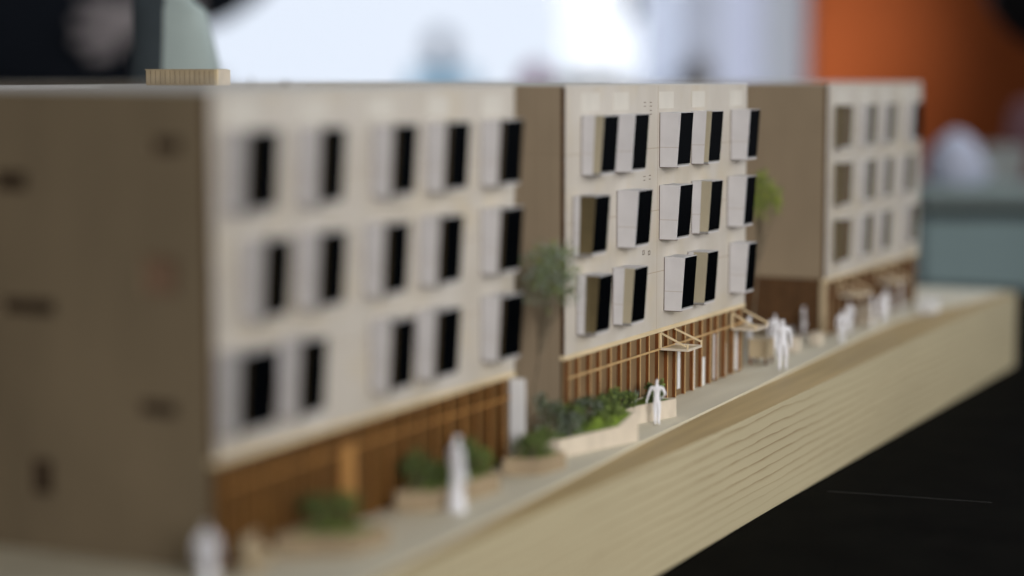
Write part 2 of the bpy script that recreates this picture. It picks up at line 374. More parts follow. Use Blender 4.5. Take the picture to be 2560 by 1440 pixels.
def block(name, label, X, L, D, bays, end_holes, par, fins, scr, card='endcard', recess_end=False):
    root = empty(name, (X, 0, 0)); tag(root, label, 'model building')
    zg = lambda x: G(X+x)+GP
    fa = MB(); fa.box(0, L, 0, 1.6, 30, 135, 0)
    o = fa.build('facade', M['facade'], root)
    b = MB(); b.box(-.05, L+.05, -.35, 1.9, 28.2, 30, 0); b.build('bottom_beam', M['beam'], root)
    # end wall that looks back along the street, with real slots
    ew = MB(); z0 = 30 if recess_end else zg(0)
    plane_with_slots(ew, 1.6, D, z0, 135, end_holes, 2.5, lambda u, v, d: (0.15+d, u, v), 1)
    o2 = ew.build('end_wall', M[card], root)
    for (a, bb, c, d, mi) in end_holes:
        s = MB(); s.box(2.2, 3.2, a-.5, bb+.5, c-.5, d+.5, 0); s.build('slot_window', M['darkrecess'] if mi else M['faintrecess'], o2)
    c = MB(); c.box(-.02, .5, -.02, 1.58, 30.2, 134.9); c.build('corner_strip', M['edge'], root)
    # body behind the skins, far end, roof and parapet
    bd = MB(); bd.box(3.4, L, 2.0, D, zg(0)-.8, 133.5); bd.build('core', M['backing'], root)
    fe = MB(); fe.box(L+.02, L+1, 1.7, D, zg(L), 135); fe.build('far_end_wall', M['endcard'], root)
    rf = MB(); rf.box(.2, L+.9, .05, D, 135.02, 135.7); ro = rf.build('roof', M['roof'], root)
    # bays
    for (x, z, wd, sp, side, pane, dt, db) in bays: bay(root, x-X, z, wd+(1.6 if X < 200 else 1.0 if X < 500 else 0), sp, side, dt, db, pane)
    for (a, bb) in par:
        p = MB(); p.box(a-X, bb-X, -.18, .0, 125.2, 132.4); p.build('parapet_panel', M['palepatch'], root)
    if recess_end:
        r = MB(); r.box(1.2, 2.0, 2, D, zg(0), 30); r.build('ground_floor_wall', M['darkend'], root)
    scr(root, zg)
    return root

Z1, Z2, Z3 = 100.1, 68.9, 37.3
A = ('beigeglass', 'black', 9.6, 8.0)
def row(z, items): return [(x, z, wd, sp)+(side, pane, dt, db) for (x, wd, sp, side, pane, dt, db) in items]
# --- near block
BD = ('darkbrownglass', 'black', 9.6, 8.0)
b1 = row(Z1, [(6.5, 13, .84, *BD), (45.5, 11, .84, *BD), (89.5, 12, .84, *BD), (125.4, 13, .84, *BD), (165.8, 14, .84, *BD)]) + \
     row(Z2-.2, [(14.5, 11, .84, *BD), (44.5, 12, .84, *BD), (83.9, 12, .84, *BD), (120.4, 13, .84, *BD), (165.8, 14, .84, *BD)]) + \
     row(Z3, [(1.6, 16.5, .84, *BD), (33.1, 11.5, .84, *BD), (87.5, 12, .84, *BD), (117.8, 13.5, .84, *BD), (165.8, 14.3, .84, *BD)])
def scr1(root, zg):
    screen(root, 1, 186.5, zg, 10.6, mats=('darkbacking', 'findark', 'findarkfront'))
    dr = MB(); dr.box(66, 76, -1.5, .5, zg(66)+.05, 23.5, 0); d = dr.build('door', M['dooredge'], root)
    dl = MB(); dl.box(66.8, 75.2, -1.75, -1.52, zg(66)+.6, 22.6, 0); dl.build('door_leaf', M['findarkfront'], d)
    p = MB(); p.box(188.3, 189, -6.5, -.5, zg(188), 28); p.build('end_panel', M['whitesheet'], root)
M['darkend'] = mat('shaded_brown_ground_floor', (0.085, 0.042, 0.016), 0.8, 0.2, 160)  # brown wood, with shade under the overhang also put into the colour
block('near_block', 'nearest timber model building, big and blurred, slotted brown end wall filling the left', 0, 193, 118, b1,
      [(10.4, 21, 117, 121.2, 1), (66, 79, 105, 110.6, 1), (12, 25, 76.4, 87.3, 0), (56.6, 77, 68.2, 72.8, 1), (13.3, 27.4, 41, 45.2, 1), (59, 67.8, 13.9, 24.7, 1)],
      [(8, 24), (47, 62), (86, 104), (126, 142), (167, 184)], None, scr1, card='shaded_endcard')
# --- middle block
BB, BR = ('beigeglass', 'black', 9.6, 8.0), ('brownglass', 'black', 9.6, 8.0)
b2 = row(Z1, [(252.6, 14.3, .62, *BB), (284.2, 14.3, 1, *A), (334.2, 14.6, 1, *A), (371.8, 14.3, .75, *BB), (422.6, 13.5, 1, *A)]) + \
     row(Z2, [(244.8, 13.8, .33, *BR), (288.2, 14.6, 1, *A), (334.4, 14.6, 1, *A), (372.6, 13.8, .5, *BB), (419, 12.8, 1, *A)]) + \
     row(Z3, [(248.6, 13.2, .42, *BR), (284.4, 13.8, .55, *BB), (340.6, 14, 1, *A), (368.6, 13, .3, *BB), (422.4, 11.6, 1, *A)])
def scr2(root, zg):
    screen(root, 1, 207.5, zg, 10.4, panels=((121.5, 124, 3, 23), (65, 66.5, 4, 26), (138, 142, 0, 20), (150, 155, 0, 13), (167, 172, 1, 22), (179, 183, 1, 16), (196, 200, 1, 20)))
    canopy(root, 96.5, 21.3, 16.5); canopy(root, 186, 20.0, 16, 12, 7.5)
    mk = MB()                                 # small scored squares beside the bays
    for (a, z) in ((316.5, 126.2), (323, 126.2), (323, 122.8), (316.5, 95), (322.5, 95.2), (316, 63.5), (322.3, 62.9)):
        for q in ((0, 2.2, 0, .3), (0, 2.2, 1.6, 1.9), (0, .3, .3, 1.6), (1.9, 2.2, .3, 1.6))[:2 if z > 90 else 4]:
            mk.box(a-237+q[0], a-237+q[1], -.06, 0, z+q[2], z+q[3])
    mk.build('scored_marks', M['edge'], root)
block('middle_block', 'middle timber model building in sharp focus, white bays with black panes over a finned screen', 237, 208, 118, b2,
      [], [(252, 270), (284, 300), (333, 350), (372, 388), (420, 438)], None, scr2)
# --- far block
F1 = ('brownglass', 'olive', 4.6, 3.8); F2 = ('beigeglass', 'olive', 4.6, 3.8)
b3 = row(Z1, [(585, 20, .12, 'brownglass', 'brownglass', 4.6, 3.8), (633, 18, 1, *F2), (674, 18, 1, *F2), (729, 20, 1, 'beigeglass', 'black', 5.5, 4.6)]) + \
     row(Z2, [(586, 20, .12, 'brownglass', 'brownglass', 4.6, 3.8), (633, 18, 1, *F2), (672, 16, 1, *F2), (716, 20, 1, *F2)]) + \
     row(Z3+.6, [(586, 19, .12, 'brownglass', 'brownglass', 4.6, 3.8), (631, 16, 1, *F2), (669, 17, 1, *F2), (727, 19, 1, *F2)])
def scr3(root, zg):
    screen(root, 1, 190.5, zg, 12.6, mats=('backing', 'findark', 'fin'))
    canopy(root, 22, 19, 20, 12, 7); canopy(root, 98, 19.5, 20, 12, 7)
    p = MB(); p.box(-.3, 1.8, -.8, 2.6, zg(0), 28); p.build('corner_post', M['slat'], root)
block('far_block', 'farthest timber model building, blurred before the orange wall, olive windows and brown ground floor', 573, 192, 118, b3, [],
      [(588, 608), (633, 652), (674, 692), (716, 736)], None, scr3, recess_end=True)
# --- rear wing joining the blocks, with the roof box on it
rw = empty('rear_wing', (-40, 118.5, 0)); tag(rw, 'long low timber wing joining the three model buildings behind, flat pale roof', 'model building')
m = MB(); m.box(0, 806, 0, 132, G(0)+GP, 134.4); m.build('body', M['endcard'], rw)
m = MB(); m.box(-.2, 806.2, .1, 132.2, 134.42, 135.2); m.build('roof', M['roof'], rw)
m = MB(); m.box(70, 196, 40, 100, 135.22, 135.6); m.build('roof_sheet', M['whitesheet'], rw)
rb = empty('roof_box', (231.0, 157.0, 135.2)); tag(rb, 'low tan roof box with grooved slats standing on the model roof', 'roof box')
m = MB(); m.box(.3, 9.4, 0.3, 36.5, 0.02, 6.4, 0, [0, 0, 0, 0, 0, 0])
n = 14
for k in range(n):
    a = 1.4+k*2.5; m.box(-.25, .3, a, a+2.2, .05, 6.3, 0)
m.box(-.1, .3, 1.4, 36.4, .6, 6.0, 1)
m.build('slatted_body', [M['slat'], M['edge']], rb)
m = MB(); m.box(-.45, .6, -.3, 1.1, .02, 6.6); m.build('corner_post', M['beam'], rb)
m = MB(); m.box(.65, 9.6, -.1, .28, .05, 6.5); m.build('plain_face', M['planter'], rb)
m = MB(); m.box(-.2, 9.7, 1.2, 36.7, 6.42, 6.75); m.build('lid', M['slat'], rb)
# small roof fittings
m = MB(); m.tube([(0, 0, 0), (0, 0, 2.4), (0, 0, 2.9)], [.42, .3, .2], 8); o = m.build('roof_pin', M['rail_grey'], None, (123, 68, 135.68)); tag(o, 'thin grey pin standing on the nearest model roof', 'roof pin')
m = MB(); m.lathe([(1.1, 0), (1.1, .9), (.7, 1.5), (.3, 1.7)], 12); o = m.build('roof_vent', M['rail_grey'], None, (132.5, 60, 135.68)); tag(o, 'stubby grey vent cap on the nearest model roof', 'roof vent')

# ------------------------------------------------------------------ planters, moss, shrubs
def planter(label, outline, h, moss_label, wood='planter'):
    cx = sum(p[0] for p in outline)/len(outline); cy = sum(p[1] for p in outline)/len(outline); g = G(cx)+GP
    root = empty('planter', (cx, cy, g)); tag(root, label, 'planter', 'planters along the timber screens')
    P = [(x-cx, y-cy) for x, y in outline]
    # walls of a real thickness, offset inwards
    n = len(P); inn = []
    for i in range(n):
        p0, p1, p2 = Vector(P[i-1]), Vector(P[i]), Vector(P[(i+1) % n])
        d1 = (p1-p0).normalized(); d2 = (p2-p1).normalized(); n1 = Vector((-d1.y, d1.x)); n2 = Vector((-d2.y, d2.x))
        b = (n1+n2).normalized(); inn.append(tuple(p1+b*(1.0/max(.35, b.dot(n1)))))
    hh = h if isinstance(h, (list, tuple)) else [h]*n
    w = MB()
    for i in range(n):
        j = (i+1) % n
        w.hexa([(*P[i], .02), (*P[j], .02), (*inn[j], .02), (*inn[i], .02), (*P[i], hh[i]), (*P[j], hh[j]), (*inn[j], hh[j]), (*inn[i], hh[i])])
    w.build('walls', M[wood], root)
    f = MB(); f.quad([(x, y, .3) for x, y in inn]); f.build('floor', M['soil'], root)
    # moss bed
    mo = MB(); c = Vector((0, 0)); rings = 7; idx = []
    for r in range(rings):
        t = 1-r/rings
        for i in range(n):
            j = (i+1) % n
            for s in range(5):
                q = Vector(inn[i]).lerp(Vector(inn[j]), s/5)*t*.985; hq = (hh[i]*(1-s/5)+hh[j]*s/5)
                mo.v.append((q.x, q.y, hq-.9+random.uniform(-.3, .8)))
    k = n*5
    for r in range(rings-1):
        for i in range(k):
            mo.f.append((r*k+i, r*k+(i+1) % k, (r+1)*k+(i+1) % k, (r+1)*k+i)); mo.m.append(0); mo.sm.append(True)
    mo.f.append(tuple((rings-1)*k+i for i in range(k))); mo.m.append(0); mo.sm.append(True)
    o = mo.build('moss_bed', M['soil'], None, (cx, cy, g)); tag(o, moss_label, 'moss', None, 'stuff')
    return root
planter('long low pale planter wedge between the two sharp buildings, packed with shrubs',
        [(203.9, -13.4), (238, -23), (249.5, -26.3), (254, -3.6), (205, -3.6)], [6.8, 7.3, 12, 9.5, 6.8], 'green moss filling the long wedge planter')
planter('tall pale planter box right behind the sharp white figure', [(287, -11.8), (309.5, -18.6), (312, -3.8), (262, -3.8), (262, -9.5)], 7.6, 'green moss filling the tall planter box')
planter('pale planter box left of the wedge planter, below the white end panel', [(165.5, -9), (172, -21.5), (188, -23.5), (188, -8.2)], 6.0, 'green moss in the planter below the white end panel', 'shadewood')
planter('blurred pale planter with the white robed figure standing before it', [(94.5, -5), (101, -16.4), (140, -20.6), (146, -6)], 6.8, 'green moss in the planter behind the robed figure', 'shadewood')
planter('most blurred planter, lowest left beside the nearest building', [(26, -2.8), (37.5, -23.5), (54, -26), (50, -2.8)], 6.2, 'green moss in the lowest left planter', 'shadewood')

def leaf_cloud(mb, c, r, n, size, mi=lambda: 0):
    for _ in range(n):
        d = Vector((random.gauss(0, 1), random.gauss(0, 1), random.gauss(0, 1))).normalized()*(random.random()**.45)
        p = Vector((c[0]+d.x*r[0], c[1]+d.y*r[1], c[2]+d.z*r[2]))
        a = Vector((random.gauss(0, 1), random.gauss(0, 1), random.gauss(0, 1))).normalized(); b = a.orthogonal().normalized()
        b = (Matrix.Rotation(random.uniform(0, 6.28), 3, a) @ b); s = size*random.uniform(.6, 1.35)
        cc = a.cross(b)
        mb.quad([p-b*s, p+cc*s*.5, p+b*s, p-cc*s*.5], mi())
def shrub(label, x, y, h, rad, z0, mk='leaf', mk2='leafdark', name='shrub', n=520):
    root = empty(name, (x, y, z0)); tag(root, label, 'shrub', 'shrubs in the planters')
    st = MB(); fo = MB()
    for k in range(7):
        a = random.uniform(0, 6.28); t = random.uniform(.2, .95); q = Vector((math.cos(a)*rad*t, math.sin(a)*rad*t, h*random.uniform(.55, 1.0)))
        st.tube([(0, 0, -.6), q*.5+Vector((0, 0, h*.12)), q], [.35, .22, .1], 5)
        leaf_cloud(fo, q*.95, (rad*.42, rad*.42, h*.26), n//8, .75, lambda: 0 if random.random() < .62 else 1)
    leaf_cloud(fo, (0, 0, h*.32), (rad*.9, rad*.9, h*.34), n//3, .75, lambda: 0 if random.random() < .5 else 1)
    st.build('stems', M['twig'], root); fo.build('foliage', [M[mk], M[mk2]], root)
    return root
gp = G(0)+GP
shr = [
 ('bushy dark green shrub against the brown end wall, tallest of the wedge planter', 211, -6.5, 13, 6.2, gp+6, 'leafdark', 'leafgrey'),
 ('grey green shrub just right of the tallest shrub', 218, -11.5, 7.5, 4.6, gp+6, 'leafgrey', 'leafdark'),
 ('olive shrub in the middle of the wedge planter', 228, -10, 8.5, 5, gp+6.3, 'leaf', 'leafdark'),
 ('low yellow green shrub at the front edge of the wedge planter', 239, -17, 5.0, 5, gp+6.6, 'leaf', 'leaf'),
 ('dark shrub behind the low yellow green one', 240, -9, 9, 5, gp+6.5, 'leafdark', 'leafgrey'),
 ('round green shrub near the bend of the wedge planter', 252, -13, 8, 5.2, gp+6.6, 'leaf', 'leafdark'),
 ('small green shrub at the foot of the screen behind the bend', 268, -7, 8, 4.2, gp+6.8, 'leaf', 'leafdark'),
 ('lush green shrub spilling over the raised right corner of the wedge planter', 246, -19, 5.0, 4.2, gp+7.5, 'leaf', 'leaf'),
 ('green tuft at the left edge of the tall planter box', 281, -8, 6, 4.0, gp+6.8, 'leaf', 'leafdark'),
 ('dark green tuft right of the sharp white figure', 302, -11, 6, 4.2, gp+6.8, 'leafdark', 'leaf'),
 ('wide green shrub hanging over the corner below the white end panel', 175.5, -16.5, 8.5, 6.6, gp+5, 'leaf', 'leafdark'),
 ('small dark shrub beside the foot of the white end panel', 184, -14, 7, 4.6, gp+5, 'leafdark', 'leaf'),
 ('blurred dark shrub left of the robed figure', 104, -9, 9.5, 4.8, gp+7, 'leafdark', 'leaf'),
 ('blurred low green shrub between the dark shrub and the robed figure', 113, -11.5, 6.5, 4.8, gp+7, 'leaf', 'leafdark'),
 ('blurred tall olive shrub right of the robed figure', 134, -12, 10, 4.6, gp+7, 'leaf', 'leafdark'),
 ('blurred low green shrub at the right end behind the robed figure', 139, -14.5, 6, 4.2, gp+7, 'leaf', 'leaf'),
 ('most blurred dark shrub in the lowest left planter', 40, -10.5, 8.5, 4.6, gp+7, 'leafdark', 'leaf'),
 ('most blurred green shrub at the right of the lowest left planter', 46.5, -15.5, 7.5, 4.6, gp+7, 'leaf', 'leafdark'),
]
for s in shr: shrub(s[0], s[1], s[2], s[3]*1.2, s[4]*1.22, s[5]-.3, mk=s[6], mk2=s[7])
# sword-leaved plant and tall stalk
r = empty('sword_plant', (290, -8, gp+6.8)); tag(r, 'spiky plant with long thin grey green leaves left of the sharp white figure', 'plant')
m = MB()
for k in range(9):
    a = random.uniform(0, 6.28) if k else math.radians(200); l = 8 if k else 9.5; t = random.uniform(.35, .75) if k else .75
    q = Vector((math.cos(a)*t, math.sin(a)*t, 1)).normalized()*l; sd = q.cross(Vector((0, 0, 1))).normalized()*.42
    mid = q*.55+Vector((0, 0, .5)); m.quad([-sd, sd, mid+sd*.8, mid-sd*.8], 0); m.quad([mid-sd*.8, mid+sd*.8, q], 0)
m.build('leaves', M['leafgrey'], r)
r = empty('tall_plant', (304.5, -14, gp+6.8)); tag(r, 'upright bright green stalk of leaves right of the sharp white figure', 'plant')
m = MB(); m.tube([(0, 0, -.5), (.3, 0, 5), (.1, .2, 9.6)], [.4, .3, .15], 6); m.build('stem', M['twig'], r)
m = MB(); leaf_cloud(m, (0, 0, 5.2), (1.3, 1.3, 5), 170, .7); m.build('foliage', [M['leaf']], r)

# ------------------------------------------------------------------ two model trees
def tree(label, base, crown, rad, n, mk, mk2, lobes):
    root = empty('model_tree', base); tag(root, label, 'tree', 'model trees in the gaps')
    c = Vector(crown)-Vector(base); tr = MB()
    tr.tube([(0, 0, -.8), c*.45+Vector((.6, 0, 0)), c*.8], [.5, .4, .3], 8)
    fo = MB()
    for k in range(lobes):
        d = Vector((random.gauss(0, 1), random.gauss(0, 1), random.gauss(0, 1))).normalized()*random.uniform(.35, .8)
        q = c+Vector((d.x*rad[0], d.y*rad[1], d.z*rad[2]))
        st = c*random.uniform(.5, .78); tr.tube([st, st.lerp(q, .5)+Vector((0, 0, -.8)), q], [.34, .22, .1], 5)
        lr = random.uniform(.3, .48)
        leaf_cloud(fo, q, (rad[0]*lr, rad[1]*lr, rad[2]*lr), n//lobes, .85, lambda: 0 if random.random() < .6 else 1)
    tr.build('trunk', M['twig'], root); fo.build('crown', [M[mk], M[mk2]], root)
tree('soft grey green model tree leaning in the gap before the brown end wall', (203, 2, G(0)+GP), (203, -11.5, 66), (25, 11, 16), 1700, 'leafgrey', 'leaf', 30)
tree('slim lime green model tree peeping out behind the middle building', (500, 16, G(500)+GP), (508, 13, 79), (17, 9, 16), 1300, 'leaflime', 'leaf', 22)

# ------------------------------------------------------------------ people
def figure_mesh(name, h, J, fingers=True):
    """one continuous skinned body; J overrides joint positions given in units of body height, facing -y"""
    P = {'pel': (0, 0, .53), 'bel': (0, .004, .60), 'che': (0, .006, .72), 'nec0': (0, .008, .815), 'nec': (0, .004, .855), 'hea': (0, -.006, .905), 'top': (0, .0, .965), 'nos': (0, -.062, .912)}
    R = {'pel': (.078, .062), 'bel': (.070, .055), 'che': (.088, .060), 'nec0': (.050, .042), 'nec': (.030, .030), 'hea': (.046, .054), 'top': (.040, .046), 'nos': (.010, .010)}
    for s, q in ((-1, 'l'), (1, 'r')):
        P.update({'sh'+q: (s*.108, .006, .795), 'el'+q: (s*.145, .012, .625), 'wr'+q: (s*.150, -.03, .485), 'ha'+q: (s*.150, -.045, .435),
                  'hi'+q: (s*.052, 0, .49), 'kn'+q: (s*.058, -.008, .28), 'an'+q: (s*.060, .012, .05), 'to'+q: (s*.064, -.085, .018)})
        R.update({'sh'+q: (.040, .040), 'el'+q: (.028, .028), 'wr'+q: (.019, .019), 'ha'+q: (.022, .015),
                  'hi'+q: (.066, .060), 'kn'+q: (.042, .042), 'an'+q: (.026, .028), 'to'+q: (.026, .018)})
    P.update(J or {})
    E = [('pel', 'bel'), ('bel', 'che'), ('che', 'nec0'), ('nec0', 'nec'), ('nec', 'hea'), ('hea', 'top'), ('hea', 'nos')]
    for q in 'lr':
        E += [('che', 'sh'+q), ('sh'+q, 'el'+q), ('el'+q, 'wr'+q), ('wr'+q, 'ha'+q), ('pel', 'hi'+q), ('hi'+q, 'kn'+q), ('kn'+q, 'an'+q), ('an'+q, 'to'+q)]
        if fingers:
            w0, h0 = Vector(P['wr'+q]), Vector(P['ha'+q]); d = (h0-w0).normalized(); sd = d.cross(Vector((1, 0, .2))).normalized()
            for k, ln in enumerate((.040, .047, .044, .034)):
                o = sd*(k-1.5)*.0125; a = 'f%d%s' % (k, q); b = 'g%d%s' % (k, q)
                P[a] = tuple(h0+o+d*ln*.55); P[b] = tuple(h0+o*1.1+d*ln+Vector((0, -.008, .004)))
                R[a] = (.0058, .0058); R[b] = (.0045, .0045); E += [('ha'+q, a), (a, b)]
            P['t0'+q] = tuple(w0+d*.02-sd*.022); P['t1'+q] = tuple(w0+d*.052-sd*.034); R['t0'+q] = (.0075, .0075); R['t1'+q] = (.0055, .0055)
            E += [('wr'+q, 't0'+q), ('t0'+q, 't1'+q)]
    ks = list(P); me = bpy.data.meshes.new(name); me.from_pydata([P[k] for k in ks], [(ks.index(a), ks.index(b)) for a, b in E], [])
    o = bpy.data.objects.new(name, me); col.objects.link(o)
    md = o.modifiers.new('s', 'SKIN'); sk = me.skin_vertices[0].data
    for i, k in enumerate(ks): sk[i].radius = R[k]
    sk[ks.index('pel')].use_root = True
    md.use_smooth_shade = True; md.branch_smoothing = .6
    o.modifiers.new('d', 'SUBSURF').levels = 2; o.modifiers['d'].render_levels = 2
    bpy.context.view_layer.update()
    ev = o.evaluated_get(bpy.context.evaluated_depsgraph_get()); nm = bpy.data.meshes.new_from_object(ev)
    bpy.data.objects.remove(o); nm.name = name
    nm.transform(Matrix.Scale(h*S, 4))
    for p in nm.polygons: p.use_smooth = True
    return nm, P
def figurine(label, x, y, h, rz, J=None, robe=None, cat='figure'):
    me, P = figure_mesh('person', h, J, fingers=True); me.materials.clear(); me.materials.append(M['figure'])
    o = bpy.data.objects.new('person', me); col.objects.link(o); o.location = Vector((x, y, G(x)+GP+.02))*S; o.rotation_euler.z = rz
    tag(o, label, cat, 'white figures on the pavement')
    if robe:
        m = MB(); m.lathe([(a*h, b*h) for a, b in robe], 22, 0, (0, 0), lambda t, z: 1+.06*math.sin(5*t+z)); m.build('robe', M['figure'], o)
    return o
DEG = math.radians
back = math.atan2(-math.cos(0), 0)
# facing: local -y; rz turns it
figurine('sharp white figure seen from behind, one hand on the hip, before the tall planter box', 286.2, -19.2, 20.0, DEG(100),
         {'ell': (-.185, .03, .665), 'wrl': (-.125, -.055, .585), 'hal': (-.095, -.075, .575), 'elr': (.165, .02, .645), 'wrr': (.205, -.01, .515), 'har': (.215, -.02, .465),
          'hil': (-.042, 0, .49), 'hir': (.042, 0, .49), 'knl': (-.04, -.01, .28), 'knr': (.036, -.006, .28), 'anl': (-.042, .012, .05), 'anr': (.03, .012, .05), 'tol': (-.05, -.08, .018), 'tor': (.036, -.085, .018)})
figurine('blurred white robed figure standing alone before the planter of the nearest building', 104.1, -22.8, 26.5, DEG(60), None,
         [(.115, .004), (.11, .06), (.088, .25), (.066, .45), (.06, .58), (.07, .70), (.066, .76)])
figurine('most blurred white figure cut off by the bottom edge, by the nearest corner', -17.4, -9, 20, DEG(120), None, [(.12, .004), (.115, .2), (.1, .4), (.085, .55), (.09, .7)])
figurine('larger white figure of the walking pair past the middle building', 449.3, -18.3, 26, DEG(-70),
         {'knl': (-.058, -.06, .285), 'anl': (-.06, -.09, .05), 'tol': (-.064, -.18, .03), 'knr': (.056, .02, .28), 'anr': (.06, .10, .07), 'tor': (.064, .03, .015)})
figurine('smaller white figure of the walking pair past the middle building', 498, 2.5, 21.5, DEG(-80),
         {'knr': (.058, -.06, .285), 'anr': (.06, -.09, .05), 'tor': (.064, -.18, .03), 'knl': (-.056, .02, .28), 'anl': (-.06, .10, .07), 'tol': (-.064, .03, .015)})
figurine('blurred white figure under the second canopy of the middle building', 474, 8.0, 23, DEG(40))
figurine('small blurred lilac white figure against the dark brown ground floor wall', 566, 9.5, 17, DEG(30))
figurine('blurred white figure walking alone right of the brown corner post', 548.8, -17.2, 18.5, DEG(-60), {'knl': (-.058, -.05, .285), 'anl': (-.06, -.06, .05), 'tol': (-.064, -.15, .025)})
figurine('blurred white figure under the canopies of the farthest building', 617, -14, 18.5, DEG(10))
figurine('blurred white figure beside the pale block before the farthest building', 641, -13, 18, DEG(-30))
figurine('blurred white figure right at the foot of the brown corner post', 590, -9, 18, DEG(150))
figurine('faint blurred white figure next to the grey white end block', 690, -10, 18, DEG(20))
figurine('faint blurred white figure near the far end of the pavement', 664, -9, 18.0, DEG(60))

# ------------------------------------------------------------------ small street furniture
def crate(name, label, cat, x, y, sx, sy, sz, mt, rz=0, legs=None):
    root = empty(name, (x, y, G(x)+GP+.02), rz); tag(root, label, cat)
    m = MB(); z0 = legs or 0
    m.box(-sx/2, sx/2, -sy/2, sy/2, z0, z0+sz); m.build('body', mt, root, bevel=.25)
    m = MB(); m.box(-sx/2-.35, sx/2+.35, -sy/2-.35, sy/2+.35, z0+sz+.01, z0+sz+.7); m.build('top', mt, root)
    if legs:
        for a in (-1, 1):
            for b in (-1, 1):
                l = MB(); l.box(a*(sx/2-.8)-.5, a*(sx/2-.8)+.5, b*(sy/2-.8)-.5, b*(sy/2-.8)+.5, 0, legs); l.build('leg', M['fin'], root)
crate('timber_stall', 'tan timber stall on short brown legs at the right corner of the middle building', 'stall', 466, -1.5, 12, 9.5, 8.4, M['slat'], .05, 3.2)
crate('seat_block', 'beige seat block right of the two walking figures', 'seat', 511, -4, 6.5, 5, 6.8, M['planter'], .1)
crate('seat_block', 'paler seat block beside the brown corner post', 'seat', 541, -6, 6, 5, 5.5, M['planter'], -.1)
crate('bench_block', 'grey seat block behind the beige one, near the dark brown wall', 'seat', 536, 9, 9, 6, 8, M['rail_grey'], 0)
crate('white_block', 'pale grey white block at the far right end of the pavement', 'block', 702, -24, 16, 9, 7, M['whitesheet'], 0)
crate('low_white_block', 'low whitish block between the lone walker and the farthest building', 'block', 632, -6, 10, 8, 9.5, M['planter'], 0)
root = empty('timber_bench', (10, -7.5, G(0)+GP+.02), .3); tag(root, 'blurred tan timber bench at the foot of the nearest corner', 'bench')
m = MB(); m.box(-7, 7, -2.5, 2.5, 4.2, 5.2); m.build('seat', M['slat'], root)
for a in (-6, 6):
    m = MB(); m.box(a-.6, a+.6, -2, 2, 0, 4.18); m.build('leg', M['slat'], root)
m = MB(); m.box(-7, 7, 2.0, 2.8, 5.22, 10); m.build('backrest', M['slat'], root)

# ------------------------------------------------------------------ the room behind
def rbox(mb, l0, l1, f0, f1, z0, z1, mi=0):
    c = [room(l0, f0, 0), room(l1, f0, 0), room(l1, f1, 0), room(l0, f1, 0)]
    mb.hexa([(p.x, p.y, z0) for p in c]+[(p.x, p.y, z1) for p in c], mi)
def rempty(name, lat, fwd, z):
    p = room(lat, fwd, z); return empty(name, p, YAW-math.pi/2)
# local axes of rempty objects: x = to the right along the window wall, y = into the room's depth
m = MB(); m.quad([room(-40000, 21000, -3000), room(40000, 21000, -3000), room(40000, 21000, 40000), room(-40000, 21000, 40000)])
o = m.build('sky', emit('bright_sky', srgb(236, 243, 255), 0.93)); tag(o, kind='structure')
m = MB(); m.quad([room(-9000, 4400, -1250), room(9000, 4400, -1250), room(9000, 20900, -1250), room(-9000, 20900, -1250)])
o = m.build('pavement', mat('outdoor_pavement', (.45, .45, .45), .8, .1, 2)); tag(o, kind='structure')
m = MB(); m.quad([room(-3000, -1500, -790), room(3500, -1500, -790), room(3500, 4200, -790), room(-3000, 4200, -790)])
o = m.build('floor', mat('dark_floor', (.06, .055, .05), .6, .2, 4)); tag(o, kind='structure')
# window
wn = rempty('window', 0, 4000, -790); tag(wn, 'wide overexposed window filling the middle of the background', 'window')
frm = mat('window_frame', (.42, .44, .52), .5)
Z0, Z1w = 890, 2600
m = MB(); m.box(-800, 640, -40, 40, 0, Z0-40); m.box(-800, 640, -30, 30, Z1w, Z1w+60); m.box(-800, -740, -30, 30, Z0-40, Z1w); m.box(590, 640, 20, 38, Z0-40, Z1w); m.build('frame', frm, wn)
m = MB(); m.box(-800, 640, -200, 40, Z0-40, Z0); m.build('sill', mat('sill', (.5, .5, .5), .5), wn)
m = MB(); m.box(-740, 590, 12, 16, Z0, Z1w); m.build('pane', thin_glass('window_glass'), wn)
m = MB(); m.box(226, 248, -60, -32, Z0+150, Z1w-.5); m.build('stile', mat('blue_grey_stile', (.20, .21, .27), .5), wn)
# curtains
def curtain(label, l0, l1, fwd, c, open_, tint=(1, 1, 1), amp=8):
    p0 = room(0, fwd, 0); o0 = rempty('curtain', (l0+l1)/2, fwd, 100.5); mb = MB(); n = 28; w_ = (l1-l0)
    xs_ = [(-w_/2+w_*k/n, amp*math.sin(k*1.5)) for k in range(n+1)]
    for (xa, ya), (xb, yb) in zip(xs_, xs_[1:]): mb.quad([(xa, ya, 0), (xb, yb, 0), (xb, yb, 1700), (xa, ya, 1700)], 0, True)
    cm = mb.build('cloth', sheer('sheer_'+str(int(l0)), c, open_, tint), o0)
    mb = MB(); mb.box(-w_/2, w_/2, -6, 6, 1701, 1712); mb.build('rod', frm, o0)
    tag(o0, label, 'curtain', 'sheer curtains beside the window')
curtain('bright lavender white sheer curtain strip beside the dark blue grey stile', 250, 334, 3880, (.72, .76, .98), .56, (.9, .93, 1))
curtain('grey sheer curtain strip between the two lavender ones', 335, 399, 3905, (.47, .47, .54), .42, (.95, .95, 1))
curtain('duller lavender sheer curtain strip right of the grey one', 400, 484, 3880, (.58, .58, .82), .53, (.94, .94, 1))
curtain('grey sheer curtain strip next to the orange wall', 485, 577, 3905, (.40, .41, .44), .36)
